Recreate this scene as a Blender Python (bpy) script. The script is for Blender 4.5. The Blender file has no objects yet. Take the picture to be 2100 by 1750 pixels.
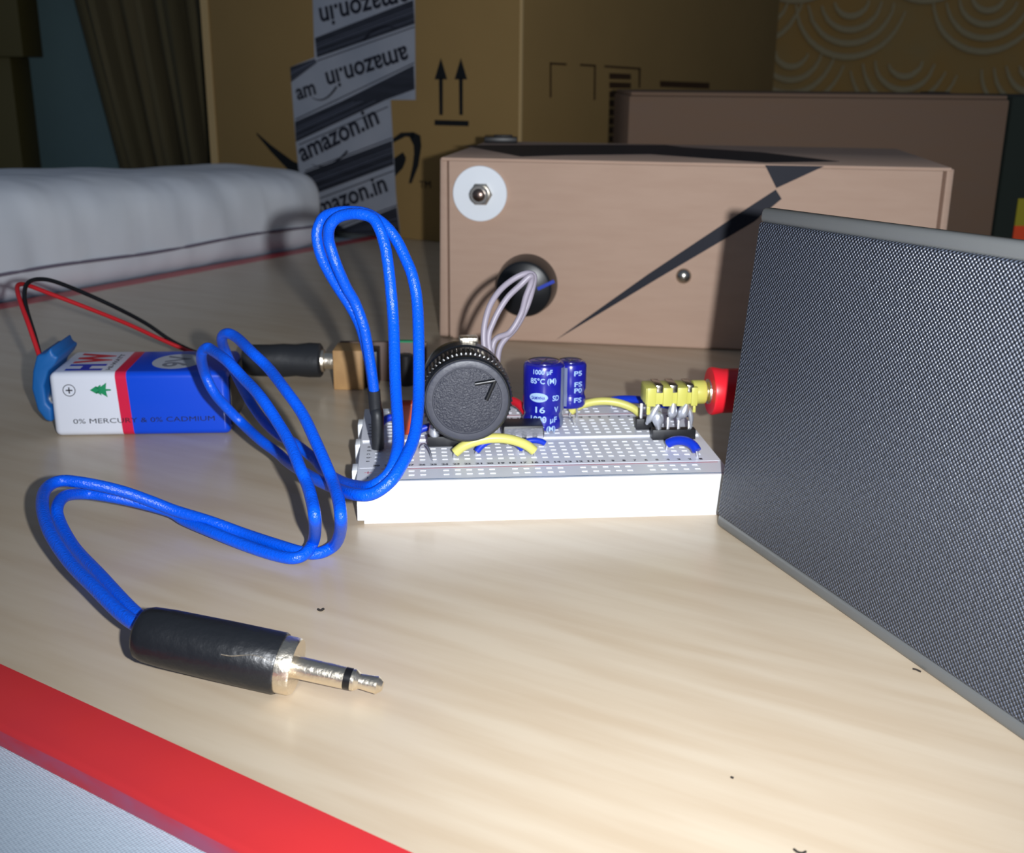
import bpy, bmesh, math, random
from mathutils import Vector, Matrix
random.seed(7)
PI = math.pi
S = 0.001                      # everything below is laid out in millimetres
col = bpy.context.scene.collection

# ------------------------------------------------------------------ view geometry (only used to look up where real surfaces lie)
F = 2300.0; PITCH = math.radians(17.54); ROLL = math.radians(.59); H = 93.6
fwd = Vector((0, math.cos(PITCH), -math.sin(PITCH))); rgt0 = Vector((1, 0, 0)); up0 = rgt0.cross(fwd)
cr, sr = math.cos(ROLL), math.sin(ROLL)
RGT = cr*rgt0 + sr*up0; UP = -sr*rgt0 + cr*up0
O = Vector((0, 0, H))
def ray(u, v): return (u-1050)/F*RGT - (v-875)/F*UP + fwd
def on_z(u, v, z=0):
    d = ray(u, v); return O + (z-H)/d.z*d
def on_plane(u, v, p, n):
    d = ray(u, v); return O + ((p-O).dot(n)/d.dot(n))*d
def at_depth(u, v, D): return O + D*ray(u, v)

# ------------------------------------------------------------------ materials
def srgb(r, g, b):
    f = lambda c: (c/255/12.92) if c/255 <= .04045 else ((c/255+.055)/1.055)**2.4
    return (f(r), f(g), f(b), 1)
def mat(name, c, rough=.5, metal=0, spec=.5, bump=None, mix=None, coat=0, trans=0, sss=0):
    m = bpy.data.materials.new(name); m.use_nodes = True
    nt = m.node_tree; N = nt.nodes; L = nt.links
    b = N['Principled BSDF']
    c = c if len(c) == 4 else (*c, 1)
    b.inputs['Base Color'].default_value = c
    b.inputs['Roughness'].default_value = rough
    b.inputs['Metallic'].default_value = metal
    b.inputs['Specular IOR Level'].default_value = spec
    b.inputs['Coat Weight'].default_value = coat
    b.inputs['Coat Roughness'].default_value = .15
    if trans: b.inputs['Transmission Weight'].default_value = trans
    if sss:
        b.inputs['Subsurface Weight'].default_value = sss
        b.inputs['Subsurface Radius'].default_value = (.002, .002, .002)
    tc = N.new('ShaderNodeTexCoord')
    if mix:                    # (second colour, noise scale, stretch, factor)
        c2, sc, st, fac = mix
        mp = N.new('ShaderNodeMapping'); mp.inputs['Scale'].default_value = st
        nz = N.new('ShaderNodeTexNoise'); nz.inputs['Scale'].default_value = sc; nz.inputs['Detail'].default_value = 5
        mx = N.new('ShaderNodeMix'); mx.data_type = 'RGBA'
        rp = N.new('ShaderNodeMapRange'); rp.inputs['From Min'].default_value = .35; rp.inputs['From Max'].default_value = .65; rp.inputs['To Max'].default_value = fac
        L.new(tc.outputs['Object'], mp.inputs[0]); L.new(mp.outputs[0], nz.inputs['Vector']); L.new(nz.outputs['Fac'], rp.inputs[0])
        L.new(rp.outputs[0], mx.inputs[0]); mx.inputs[6].default_value = c; mx.inputs[7].default_value = c2 if len(c2) == 4 else (*c2, 1)
        L.new(mx.outputs[2], b.inputs['Base Color'])
    if bump:                   # (scale, stretch, strength, distance)
        sc, st, s, d = bump
        mp = N.new('ShaderNodeMapping'); mp.inputs['Scale'].default_value = st
        nz = N.new('ShaderNodeTexNoise'); nz.inputs['Scale'].default_value = sc; nz.inputs['Detail'].default_value = 3
        bp = N.new('ShaderNodeBump'); bp.inputs['Strength'].default_value = s; bp.inputs['Distance'].default_value = d
        L.new(tc.outputs['Object'], mp.inputs[0]); L.new(mp.outputs[0], nz.inputs['Vector'])
        L.new(nz.outputs['Fac'], bp.inputs['Height']); L.new(bp.outputs[0], b.inputs['Normal'])
    return m
def weave(name, c1, c2, pitch, rough, depth, ax=(0, 1), rot=0, spec=.5, metal=0, swz=None):
    """two crossed rows of threads / perforations; pitch in metres"""
    m = bpy.data.materials.new(name); m.use_nodes = True
    nt = m.node_tree; N = nt.nodes; L = nt.links; b = N['Principled BSDF']
    tc = N.new('ShaderNodeTexCoord'); mp = N.new('ShaderNodeMapping')
    mp.inputs['Rotation'].default_value = (0, 0, rot)
    L.new(tc.outputs['Object'], mp.inputs[0])
    sp = N.new('ShaderNodeSeparateXYZ'); L.new(mp.outputs[0], sp.inputs[0])
    def mth(op, a, bb=None):
        n = N.new('ShaderNodeMath'); n.operation = op
        for i, q in enumerate((a, bb)):
            if q is None: continue
            if isinstance(q, (int, float)): n.inputs[i].default_value = q
            else: L.new(q, n.inputs[i])
        return n.outputs[0]
    k = 2*PI/pitch
    sx = mth('SINE', mth('MULTIPLY', sp.outputs[ax[0]], k)); sy = mth('SINE', mth('MULTIPLY', sp.outputs[ax[1]], k))
    h = mth('ADD', mth('MULTIPLY', mth('MULTIPLY', sx, sy), .5), .5)
    nz = N.new('ShaderNodeTexNoise'); nz.inputs['Scale'].default_value = .9/pitch; nz.inputs['Detail'].default_value = 2
    L.new(tc.outputs['Object'], nz.inputs['Vector'])
    h2 = mth('ADD', h, mth('MULTIPLY', nz.outputs['Fac'], .7))
    rp = N.new('ShaderNodeMapRange'); rp.inputs['From Min'].default_value = .25; rp.inputs['From Max'].default_value = 1.2; L.new(h2, rp.inputs[0])
    mx = N.new('ShaderNodeMix'); mx.data_type = 'RGBA'; L.new(rp.outputs[0], mx.inputs[0])
    mx.inputs[6].default_value = c1; mx.inputs[7].default_value = c2; L.new(mx.outputs[2], b.inputs['Base Color'])
    bp = N.new('ShaderNodeBump'); bp.inputs['Strength'].default_value = .8; bp.inputs['Distance'].default_value = depth
    L.new(h2, bp.inputs['Height']); L.new(bp.outputs[0], b.inputs['Normal'])
    b.inputs['Roughness'].default_value = rough; b.inputs['Specular IOR Level'].default_value = spec; b.inputs['Metallic'].default_value = metal
    return m

# ------------------------------------------------------------------ mesh helpers (mm)
class MB:
    def __init__(s): s.v = []; s.f = []; s.smooth = True
    def add(s, vs, fs):
        o = len(s.v); s.v += [Vector(p) for p in vs]; s.f += [tuple(i+o for i in f) for f in fs]; return s
    def box(s, x0, x1, y0, y1, z0, z1):
        return s.add([(x0,y0,z0),(x1,y0,z0),(x1,y1,z0),(x0,y1,z0),(x0,y0,z1),(x1,y0,z1),(x1,y1,z1),(x0,y1,z1)],
                     [(0,3,2,1),(4,5,6,7),(0,1,5,4),(1,2,6,5),(2,3,7,6),(3,0,4,7)])
    def prism(s, front, off):
        n = len(front); off = Vector(off); fr = [Vector(p) for p in front]
        vs = fr + [p+off for p in fr]
        fs = [tuple(range(n)), tuple(range(2*n-1, n-1, -1))] + [(i, i+n, (i+1) % n+n, (i+1) % n) for i in range(n)]
        return s.add(vs, fs)
    def lathe(s, prof, a, d, n=40, mod=None, cap=True):
        """prof: (t, r) along axis direction d from point a"""
        a = Vector(a); d = Vector(d).normalized()
        x = d.orthogonal().normalized() if abs(d.z) > .9 else d.cross(Vector((0,0,1))).normalized()
        y = d.cross(x).normalized()
        vs = []; fs = []
        for k, (t, r) in enumerate(prof):
            for i in range(n):
                an = 2*PI*i/n; rr = r*(1 if not mod else mod(k, i, an))
                vs.append(a + d*t + x*(rr*math.cos(an)) + y*(rr*math.sin(an)))
        m = len(prof)
        for k in range(m-1):
            for i in range(n):
                j = (i+1) % n
                fs.append((k*n+i, k*n+j, (k+1)*n+j, (k+1)*n+i))
        if cap:
            fs.append(tuple(range(n-1, -1, -1))); fs.append(tuple((m-1)*n+i for i in range(n)))
        return s.add(vs, fs)
    def tube(s, pts, r, n=12, cap=True, prof=None):
        pts = [Vector(p) for p in pts]; m = len(pts)
        tg = [(pts[min(i+1, m-1)]-pts[max(i-1, 0)]).normalized() for i in range(m)]
        nx = tg[0].orthogonal().normalized(); vs = []; fs = []
        for i, p in enumerate(pts):
            nx = (nx - tg[i]*nx.dot(tg[i])).normalized(); ny = tg[i].cross(nx)
            rr = prof(i/(m-1))*r if prof else r
            for k in range(n):
                a = 2*PI*k/n; vs.append(p + nx*(rr*math.cos(a)) + ny*(rr*math.sin(a)))
        for i in range(m-1):
            for k in range(n):
                j = (k+1) % n; fs.append((i*n+k, i*n+j, (i+1)*n+j, (i+1)*n+k))
        if cap:
            fs.append(tuple(range(n-1, -1, -1))); fs.append(tuple((m-1)*n+k for k in range(n)))
        return s.add(vs, fs)
    def ball(s, c, rx, ry, rz, n=14):
        vs = []; fs = []; c = Vector(c); m = n//2
        for i in range(1, m):
            th = PI*i/m
            for k in range(n):
                ph = 2*PI*k/n
                vs.append(c+Vector((rx*math.sin(th)*math.cos(ph), ry*math.sin(th)*math.sin(ph), rz*math.cos(th))))
        o = len(vs); vs += [c+Vector((0,0,rz)), c-Vector((0,0,rz))]
        for i in range(m-2):
            for k in range(n):
                j = (k+1) % n; fs.append((i*n+k, (i+1)*n+k, (i+1)*n+j, i*n+j))
        for k in range(n):
            j = (k+1) % n; fs.append((o, k, j)); fs.append((o+1, (m-2)*n+j, (m-2)*n+k))
        return s.add(vs, fs)
def spline(pts, per=8):
    pts = [Vector(p) for p in pts]; out = []
    q = [pts[0]*2-pts[1]] + pts + [pts[-1]*2-pts[-2]]
    for i in range(1, len(q)-2):
        p0, p1, p2, p3 = q[i-1:i+3]
        for k in range(per):
            t = k/per
            out.append(.5*((2*p1)+(-p0+p2)*t+(2*p0-5*p1+4*p2-p3)*t*t+(-p0+3*p1-3*p2+p3)*t**3))
    out.append(pts[-1]); return out
def link(o, parent=None):
    col.objects.link(o)
    if parent is not None: o.parent = parent
    return o
def build(name, mb, m, parent=None, bevel=0, seg=2, smooth=True, world=False, angle=40):
    me = bpy.data.meshes.new(name)
    me.from_pydata([tuple(p*S) for p in mb.v], [], mb.f)
    bm = bmesh.new(); bm.from_mesh(me)
    bmesh.ops.recalc_face_normals(bm, faces=bm.faces)
    if bevel:
        ed = [e for e in bm.edges if len(e.link_faces) == 2 and e.calc_face_angle() > math.radians(30)]
        bmesh.ops.bevel(bm, geom=ed, offset=bevel*S, segments=seg, profile=.5, affect='EDGES', clamp_overlap=True)
    bm.to_mesh(me); bm.free()
    if smooth:
        for p in me.polygons: p.use_smooth = True
        me.set_sharp_from_angle(angle=math.radians(angle))
    me.materials.append(m)
    o = bpy.data.objects.new(name, me); link(o, parent)
    if world and parent is not None: o.matrix_parent_inverse = root_m(parent).inverted()
    return o
def root_m(o):
    m = Matrix.LocRotScale(o.location, o.rotation_euler, o.scale)
    if o.parent: m = root_m(o.parent) @ o.matrix_parent_inverse @ m
    return m
def tag(o, label, cat, group=None, kind=None):
    o['label'] = label; o['category'] = cat
    if group: o['group'] = group
    if kind: o['kind'] = kind
    return o
def thing(name, label, cat, loc=(0,0,0), rz=0, group=None):
    o = bpy.data.objects.new(name, None); o.empty_display_size = .005
    link(o); o.location = Vector(loc)*S; o.rotation_euler = (0, 0, rz)
    return tag(o, label, cat, group)
def structure(name, mb, m, **k):
    o = build(name, mb, m, **k); o['kind'] = 'structure'; return o
def text_mb(txt, bold=0.0, space=1.0):
    """flat text mesh data, unit height letters, starting at x=0"""
    c = bpy.data.curves.new('t', 'FONT'); c.body = txt; c.size = 1; c.offset = bold; c.space_character = space; c.resolution_u = 3
    o = bpy.data.objects.new('t', c); col.objects.link(o)
    dg = bpy.context.evaluated_depsgraph_get()
    me = bpy.data.meshes.new_from_object(o.evaluated_get(dg))
    vs = [v.co.copy() for v in me.vertices]; fs = [tuple(p.vertices) for p in me.polygons]
    bpy.data.objects.remove(o); bpy.data.curves.remove(c); bpy.data.meshes.remove(me)
    x0 = min(v.x for v in vs); x1 = max(v.x for v in vs)
    for v in vs: v.x -= x0
    return vs, fs, x1-x0
def text_plane(mb, txt, p, q, n, size=None, bold=0, off=.08, space=1.0):
    """text from point p to point q (its baseline) on a plane of normal n"""
    vs, fs, w = text_mb(txt, bold, space)
    p = Vector(p); q = Vector(q); ex = (q-p); Lx = ex.length; ex.normalize(); n = Vector(n).normalized(); ey = n.cross(ex)
    sx = Lx/w; sy = size if size else sx
    return mb.add([p+ex*(v.x*sx)+ey*(v.y*sy)+n*off for v in vs], fs)

# ------------------------------------------------------------------ material library
M = {}
M['wood'] = mat('pale_laminate', srgb(202,186,163), .3, spec=.45, mix=(srgb(184,162,134), 22, (.9, 9, 1), .55))
M['red'] = mat('red_lacquer', srgb(206,50,52), .38, bump=(90, (1,1,1), .15, .0004), mix=(srgb(200,48,56), 60, (1,1,1), .6))
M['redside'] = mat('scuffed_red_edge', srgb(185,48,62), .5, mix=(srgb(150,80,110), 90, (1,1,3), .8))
M['cloth'] = weave('bed_cloth', srgb(172,190,206), srgb(206,222,236), .00062, .9, .00012)
M['cushion'] = mat('white_cushion_fabric', srgb(236,240,246), .95, bump=(14, (1,1,.5), .7, .01), mix=(srgb(224,230,240), 30, (1,1,1), .5))
M['card'] = mat('light_cardboard', srgb(198,168,148), .85, spec=.2, bump=(60, (1,1,30), .08, .0002), mix=(srgb(190,159,139), 60, (1,1,6), .5))
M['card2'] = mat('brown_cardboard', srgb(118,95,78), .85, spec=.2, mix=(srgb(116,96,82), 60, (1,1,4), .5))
M['card3'] = mat('tan_cardboard', srgb(150,122,76), .85, spec=.2, mix=(srgb(142,116,72), 20, (1,1,1), .5))
M['cardedge'] = mat('pale_cardboard_edge', srgb(190,160,110), .85)
M['ink'] = mat('black_print_ink', srgb(28,30,42), .6, spec=.3)
M['ink2'] = mat('dark_print_ink', srgb(22,24,26), .7, spec=.2)
M['inkbr'] = mat('brown_print_ink', srgb(62,42,24), .8, spec=.2)
M['tape'] = mat('glossy_white_tape', srgb(160,163,172), .45, mix=(srgb(140,146,158), 30, (1,1,1), .7))
M['tapedark'] = mat('navy_tape_print', srgb(44,46,56), .5, mix=(srgb(30,32,40), 30, (1,1,9), .8))
M['wire'] = mat('blue_wire_insulation', srgb(0,86,222), .32, spec=.5, bump=(2200, (1,1,1), .6, .0003))
M['jump_blue'] = mat('dark_blue_insulation', srgb(14,52,190), .35)
M['jump_yel'] = mat('yellow_insulation', srgb(212,206,112), .35)
M['jump_red'] = mat('red_insulation', srgb(205,30,45), .35)
M['jump_grey'] = mat('grey_insulation', srgb(160,152,165), .4)
M['red_thin'] = mat('red_thin_insulation', srgb(190,30,38), .4)
M['blk_thin'] = mat('black_thin_insulation', srgb(16,18,22), .35)
M['shrink'] = mat('black_heat_shrink', srgb(36,38,42), .5, bump=(400, (1,1,1), .3, .0003))
M['plugblk'] = mat('black_plug_plastic', srgb(24,26,30), .36, bump=(500, (1,1,1), .3, .0006))
M['chrome'] = mat('nickel_plating', srgb(240,230,212), .3, metal=1, bump=(900, (1,1,1), .5, .0003))
M['solder'] = mat('solder', srgb(225,228,236), .36, metal=.75, bump=(300, (1,1,1), .3, .0005))
M['tin'] = mat('tinned_wire', srgb(235,235,240), .42, metal=1)
M['ring'] = mat('black_insulator', srgb(15,15,18), .3)
M['bbtop'] = mat('breadboard_white_top', srgb(236,238,246), .35, sss=0)
M['bbhole_lit'] = mat('breadboard_lit_hole', srgb(250,252,255), .5)  # flash light inside the holes is put into this whiter colour
M['bbside'] = mat('breadboard_white_side', srgb(247,250,252), .35)
M['foam'] = mat('white_foam_pad', srgb(240,238,240), .7)
M['numink'] = mat('number_print', srgb(50,48,60), .6)
M['redline'] = mat('red_rail_line', srgb(190,50,85), .6)
M['blueline'] = mat('blue_rail_line', srgb(30,90,130), .6)
M['knob'] = mat('knob_side_black', srgb(20,22,26), .33)
M['knobring'] = mat('knob_ring', srgb(66,68,78), .45, bump=(700, (1,1,1), .3, .0003))
M['knobface'] = mat('knob_textured_face', srgb(54,56,66), .34, bump=(2600, (1,1,1), .8, .0004))
M['header'] = mat('black_header_plastic', srgb(20,21,26), .45)
M['icblk'] = mat('chip_plastic', srgb(24,25,30), .45)
M['icside'] = mat('chip_plastic_side', srgb(112,114,122), .5, bump=(1500, (1,1,1), .6, .0004))
M['capblue'] = mat('capacitor_sleeve', srgb(24,26,150), .25, coat=.3)
M['captext'] = mat('capacitor_print', srgb(165,195,235), .4)
M['capstripe'] = mat('capacitor_stripe', srgb(118,128,158), .3)
M['captop'] = mat('capacitor_can_top', srgb(205,208,225), .2, metal=1)
M['sockyel'] = mat('yellow_socket_plastic', srgb(202,198,98), .35, sss=.1)
M['plugred'] = mat('red_plug_plastic', srgb(226,32,46), .35)
M['orange'] = mat('orange_capacitor_coat', srgb(190,66,30), .4)
M['speaker'] = mat('speaker_grey_plastic', srgb(96,98,98), .33, bump=(500, (1,1,1), .1, .0002))
M['speakerside'] = mat('speaker_cabinet_black', srgb(30,30,34), .5)
M['clipblue'] = mat('blue_clip_vinyl', srgb(20,98,170), .5)
M['dark'] = mat('dark_terminal', srgb(25,24,26), .4)
M['pcb'] = mat('tan_circuit_board', srgb(186,146,96), .6, mix=(srgb(168,128,84), 300, (1,1,1), .6))
M['pcbbrown'] = mat('brown_circuit_board', srgb(104,84,74), .6)
M['green'] = mat('green_print', srgb(10,140,90), .5)
M['white_paint'] = mat('white_washer', srgb(244,249,255), .35)
M['steel'] = mat('steel', srgb(190,185,175), .25, metal=1)
M['grn_dark'] = mat('dark_green_cloth', srgb(24,34,28), .9)
M['amber'] = mat('orange_print', srgb(220,70,20), .6)
M['ochre'] = mat('yellow_print', srgb(150,140,20), .6)
M['curtain'] = mat('olive_curtain', srgb(94,84,58), .95, bump=(60, (1,1,.3), .3, .002), mix=(srgb(80,74,50), 12, (4,1,.4), .7))
M['panel'] = mat('blue_grey_board', srgb(92,118,120), .7, mix=(srgb(80,104,110), 8, (1,1,1), .8))
M['olive'] = mat('dark_olive_wood', srgb(70,62,20), .7)
M['wall'] = mat('textured_tan_wall', srgb(150,128,84), .9, mix=(srgb(160,124,66), 14, (1,1,1), .9), bump=(120, (1,1,1), .4, .002))
M['ridge'] = mat('pale_wall_ridges', srgb(164,150,116), .9, bump=(150, (1,1,1), .5, .002))
M['bluemark'] = mat('blue_marker_line', srgb(28,62,190), .4)
M['speck'] = mat('dark_lint', srgb(40,34,30), .9)

# grille of the speaker
M['grille'] = weave('speaker_cloth', srgb(22,26,33), srgb(86,93,108), .00088, .36, .0006, ax=(0, 2), rot=0, spec=.6)

# ================================================================== setting
bed = MB().box(-900, 900, -150, 1109, -40, -3.4)
structure('floor', bed, M['cloth'], smooth=False)
# back wall with raised scallop arcs
wm = MB().box(-900, 900, 1110, 1130, -40, 800)
wall = structure('wall_back', wm, M['wall'], smooth=False)
rd = MB()
rw = 0
for zc in range(60, 520, 52):
    rw += 1
    for xc in range(150, 720, 112):
        cx = xc + (56 if rw % 2 else 0) + random.uniform(-9, 9); cz = zc + random.uniform(-7, 7)
        for r in (16, 28, 40, 52):
            a0 = PI + random.uniform(.05, .3); a1 = 2*PI - random.uniform(.05, .3)
            pts = [(cx + (r+random.uniform(-.6, .6))*math.cos(a0+(a1-a0)*i/16), 1109.5, cz + r*math.sin(a0+(a1-a0)*i/16)) for i in range(17)]
            rd.tube(pts, 2.3, 6, prof=lambda t: .45+.9*math.sin(PI*t))
ro = build('raised_pattern', rd, M['ridge'], wall)

# curtain, panel, dark cabinet at the left back
cm = MB(); nx = 70; vs = []; fs = []
for j, z in enumerate((-3, 100, 200, 330)):
    for i in range(nx+1):
        t = i/nx
        x = -297 + t*112 - (z-60)*.19*(1-t)
        y = 838 + 7*math.sin(t*31+z*.004) + 3.5*math.sin(t*73+1.3)
        vs.append((x, y, z))
for j in range(3):
    for i in range(nx): fs.append((j*(nx+1)+i, j*(nx+1)+i+1, (j+1)*(nx+1)+i+1, (j+1)*(nx+1)+i))
cm.add(vs, fs)
cu = build('curtain', cm, M['curtain'])
sm = cu.modifiers.new('thick', 'SOLIDIFY'); sm.thickness = .002
tag(cu, 'dark olive brown curtain hanging in folds behind the white cushion', 'curtain')
pm = MB().box(-400, -270, 868, 874, -3.4, 330)
tag(build('leaning_board', pm, M['panel'], bevel=1), 'flat blue-grey board standing upright left of the olive curtain', 'board')
cb = MB().box(-520, -339, 790, 822, -3.4, 100).box(-520, -329, 788, 822, 100, 330)
tag(build('cabinet', cb, M['olive'], bevel=1), 'nearly black olive cabinet at the far left edge of the photo', 'cabinet')

# ================================================================== the table board with red rim
L0 = on_z(0, 635); L1 = on_z(640, 515); ld = (L1-L0).normalized()      # left inner line of the rim
N0 = on_z(0, 1362); N1 = on_z(850, 1752); ndir = (N1-N0).normalized()  # near inner line of the rim
def isect(p, d, q, e):
    den = d.x*e.y-d.y*e.x; t = ((q.x-p.x)*e.y-(q.y-p.y)*e.x)/den; return Vector((p.x+d.x*t, p.y+d.y*t, 0))
C0 = isect(L0, ld, N0, ndir)
lo = Vector((-ld.y, ld.x, 0)); no = Vector((ndir.y, -ndir.x, 0))
if no.y > 0: no = -no
LEN = 1010; WID = 620; RW = 11.2
A = C0; B = C0 + ndir*WID; Dd = C0 + ld*LEN; Cc = B + ld*LEN
Ao = isect(L0+lo*RW, ld, N0+no*RW, ndir); Bo = B + no*RW; Do = Dd + lo*RW
table = thing('table_board', 'pale wood-grain board with a red painted rim, carrying everything in the scene', 'table board', tuple(C0))
# panel in a frame aligned with the near rim so its grain runs along it
ga = math.atan2(ndir.y, ndir.x) + math.radians(3.5)
z0, z1 = -3.3, 0
me = MB().prism([A+Vector((0,0,z0)), B+Vector((0,0,z0)), Cc+Vector((0,0,z0)), Dd+Vector((0,0,z0))], (0,0,3.3))
Rm = Matrix.Rotation(-ga, 4, 'Z'); me.v = [Rm @ p for p in me.v]
pn = build('wood_panel', me, M['wood'], table, smooth=False)
pn.rotation_euler = (0, 0, ga); pn.matrix_parent_inverse = root_m(table).inverted()
def wob(i, n): return .28*math.sin(i*1.7)+.2*math.sin(i*.61)
def rimstrip(p, q, out, n=60):
    mb = MB(); vs = []; fs = []
    for i in range(n+1):
        c = p + (q-p)*(i/n); w = wob(i, n)
        vs += [c+Vector((0,0,-3.3)), c+Vector((0,0,.05)), c+out*(RW-.9+w*.4)+Vector((0,0,.05)), c+out*(RW+w*.3)+Vector((0,0,-.75)), c+out*(RW+.2)+Vector((0,0,-3.3))]
    for i in range(n):
        for k in range(5):
            a = i*5+k; b = i*5+(k+1) % 5; fs.append((a, b, b+5, a+5))
    fs += [(0,1,2,3,4), tuple(n*5+k for k in (4,3,2,1,0))]
    return mb.add(vs, fs)
for a, b, o_ in ((Ao-no*RW, B, no), (A+ld*.1, Dd, lo)):
    rm = build('rim', rimstrip(a, b, o_), M['red'], table, world=True, angle=60)
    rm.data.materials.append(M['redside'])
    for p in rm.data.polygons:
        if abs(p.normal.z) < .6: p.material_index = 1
# specks of lint lying on the board
for i, (uvs, lab) in enumerate([([(652,1250),(658,1252),(664,1249)], 'tiny dark speck on the board above the plug tip'),
            ([(1628,1742),(1636,1748),(1646,1750),(1653,1747)], 'short curved dark thread at the bottom edge of the board'),
            ([(1872,1372),(1880,1374),(1888,1378)], 'dark crumb lying against the lower edge of the speaker'),
            ([(1499,1594),(1504,1596)], 'tiny lint fibre on the board, lower right')]):
    o = build('lint_speck', MB().tube(spline([on_z(u, v, .2) for u, v in uvs], 4), .16 if i else .22, 6), M['speck'])
    tag(o, lab, 'lint')

# ================================================================== white cushion beyond the left rim
W0 = L0 + lo*(RW+.4)
def cpt(al, pe, z): return W0 + ld*al + lo*pe + Vector((0, 0, z))
cs = MB(); vs = []; fs = []
HT = 50
stations = [(a, 0) for a in range(-150, 196, 5)] + [(200, .02), (206, .05), (212, .12), (216, .26), (219, .5), (220, .8)]
ns = 72
def cush(al, sh, a):
    ca, sa = math.cos(a), math.sin(a)
    e1 = .62 if (sa > 0) else .3
    px = math.copysign(abs(ca)**(.5 if sa > 0 else .3), ca); pz = math.copysign(abs(sa)**e1, sa)
    w = 48; ht = HT*(1+.04*math.sin(al*.021+1.5)) - .0002*max(0, al-60)**2
    z = max(-3.3, -3.2 + ht/2 + pz*ht/2*(1-sh*.3))
    wr = .9*math.sin(al*.21+z*.09) + .6*math.sin(al*.43+z*.05+1) + .5*math.sin(al*.09+z*.2)
    pe = w - w*sh*.75 + px*w*(1-sh)
    if px < -.5: pe += 1.1 + .55*wr*min(1, max(0, z/10))
    zz = z + (.5*math.sin(al*.05+pe*.05)+.25*math.sin(al*.13-pe*.1) if sa > .4 else 0)
    return cpt(al, pe, zz)
for al, sh in stations:
    for k in range(ns): vs.append(cush(al, sh, 2*PI*k/ns))
for i in range(len(stations)-1):
    for k in range(ns):
        j = (k+1) % ns; fs.append((i*ns+k, i*ns+j, (i+1)*ns+j, (i+1)*ns+k))
fs.append(tuple(range(ns-1, -1, -1))); fs.append(tuple((len(stations)-1)*ns+k for k in range(ns)))
cs.add(vs, fs)
cus = build('cushion', cs, M['cushion'], angle=80)
seam = [cpt(al, .75+.15*math.sin(al*.2), 11+.6*math.sin(al*.05)) for al in range(-150, 212, 6)]
build('seam', MB().tube(seam, .75, 6), mat('cushion_seam', srgb(120,112,128), .9), cus)
tag(cus, 'long white fabric cushion lying beyond the far left red rim', 'cushion')

# ================================================================== printed shipping box at the back (seen on its corner)
K = on_z(1065, 513)
YA = math.radians(30)
Ld = Vector((-math.cos(YA), math.sin(YA), 0)); Rd = Vector((math.sin(YA), math.cos(YA), 0))
nL = Vector((-math.sin(YA), -math.cos(YA), 0)); nR = Vector((math.cos(YA), -math.sin(YA), 0))
AL = (on_plane(431, 250, K, nL)-K).dot(Ld); AR = (on_plane(1592, 100, K, nR)-K).dot(Rd); AH = 300
ship = thing('shipping_box', 'large tan cardboard shipping box with printed arrows and striped tape, at the back', 'box', tuple(K))
base = [K, K+Ld*AL, K+Ld*AL+Rd*AR, K+Rd*AR]
build('box_body', MB().prism(base, (0, 0, AH)), M['card3'], ship, bevel=.8, world=True)
build('corner_edge', MB().prism([K+nL*.3+nR*.3+Vector((0,0,.2)), K+nL*.3+Ld*1.2+Vector((0,0,.2)), K+Rd*1.2+nR*.3+Vector((0,0,.2))], (0,0,AH-1)), M['cardedge'], ship, world=True)
build('corner_edge', MB().prism([K+Ld*(AL-5)+nL*.8+Vector((0,0,.2)), K+Ld*(AL+.8)+nL*.8+Vector((0,0,.2)), K+Ld*(AL+.8)-nL*.5+Vector((0,0,.2)), K+Ld*(AL-5)-nL*.5+Vector((0,0,.2))], (0,0,AH-1)), M['cardedge'], ship, world=True)
def onL(u, v, off=0.0): return on_plane(u, v, K+nL*off, nL)
def onR(u, v, off=0.0): return on_plane(u, v, K+nR*off, nR)
def decal(polys, fn, nrm, off, th=.12):
    mb = MB()
    for poly in polys:
        q = [fn(u, v, off) for u, v in poly]
        for p in q: p.z = max(p.z, .4)
        mb.prism(q, -nrm*th)
    return mb
t1 = build('packing_tape', decal([[(640,-40),(850,-40),(852,205),(800,205),(660,205),(645,118)]], onL, nL, .35, .3), M['tape'], ship, world=True, smooth=False)
t2 = build('packing_tape', decal([[(595,138),(645,118),(798,118),(801,205),(812,400),(822,512),(640,512),(612,345),(606,285)]], onL, nL, .2, .15), M['tape'], ship, world=True, smooth=False)
bands = [[(646,78),(847,0),(850,49),(650,118)], [(595,138),(645,121),(650,128),(597,168)], [(605,250),(700,208),(848,134),(850,183),(790,205),(607,291)],
         [(621,356),(804,288),(807,338),(634,402)], [(700,470),(813,425),(821,500),(700,512)],[(640,440),(655,434),(720,512),(640,512)]]
build('tape_bands', decal(bands, onL, nL, .55), M['tapedark'], t1, world=True, smooth=False)
lines = []
for (x0, y0, x1, y1) in ((606,244,849,128),(650,124,850,54),(613,296,795,218),(625,350,804,282),(640,412,808,349),(690,466,814,420)):
    lines.append([(x0,y0),(x1,y1),(x1,y1+2),(x0,y0+2)])
tm = decal(lines, onL, nL, .6)
text_plane(tm, 'amazon.in', onL(621,332), onL(780,252), nL, off=.7, bold=.02)
text_plane(tm, 'amazon.in', onL(642,450), onL(797,391), nL, off=.7, bold=.02)
text_plane(tm, 'amazon.in', onL(834,94), onL(668,150), nL, off=.7, bold=.02)
text_plane(tm, 'amazon.in', onL(836,-28), onL(655,18), nL, off=.7, bold=.02)
text_plane(tm, 'am', onL(612,205), onL(650,192), nL, off=.7, bold=.02)
def smile(mb, a, b, sag, w, off=.7):
    pts = []
    for i in range(13):
        t = i/12
        pts.append((a[0]+(b[0]-a[0])*t, a[1]+(b[1]-a[1])*t+sag*4*t*(1-t)))
    mb.tube([onL(u, v, off) for u, v in pts], w, 6, prof=lambda t: .35+.9*t)
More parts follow.
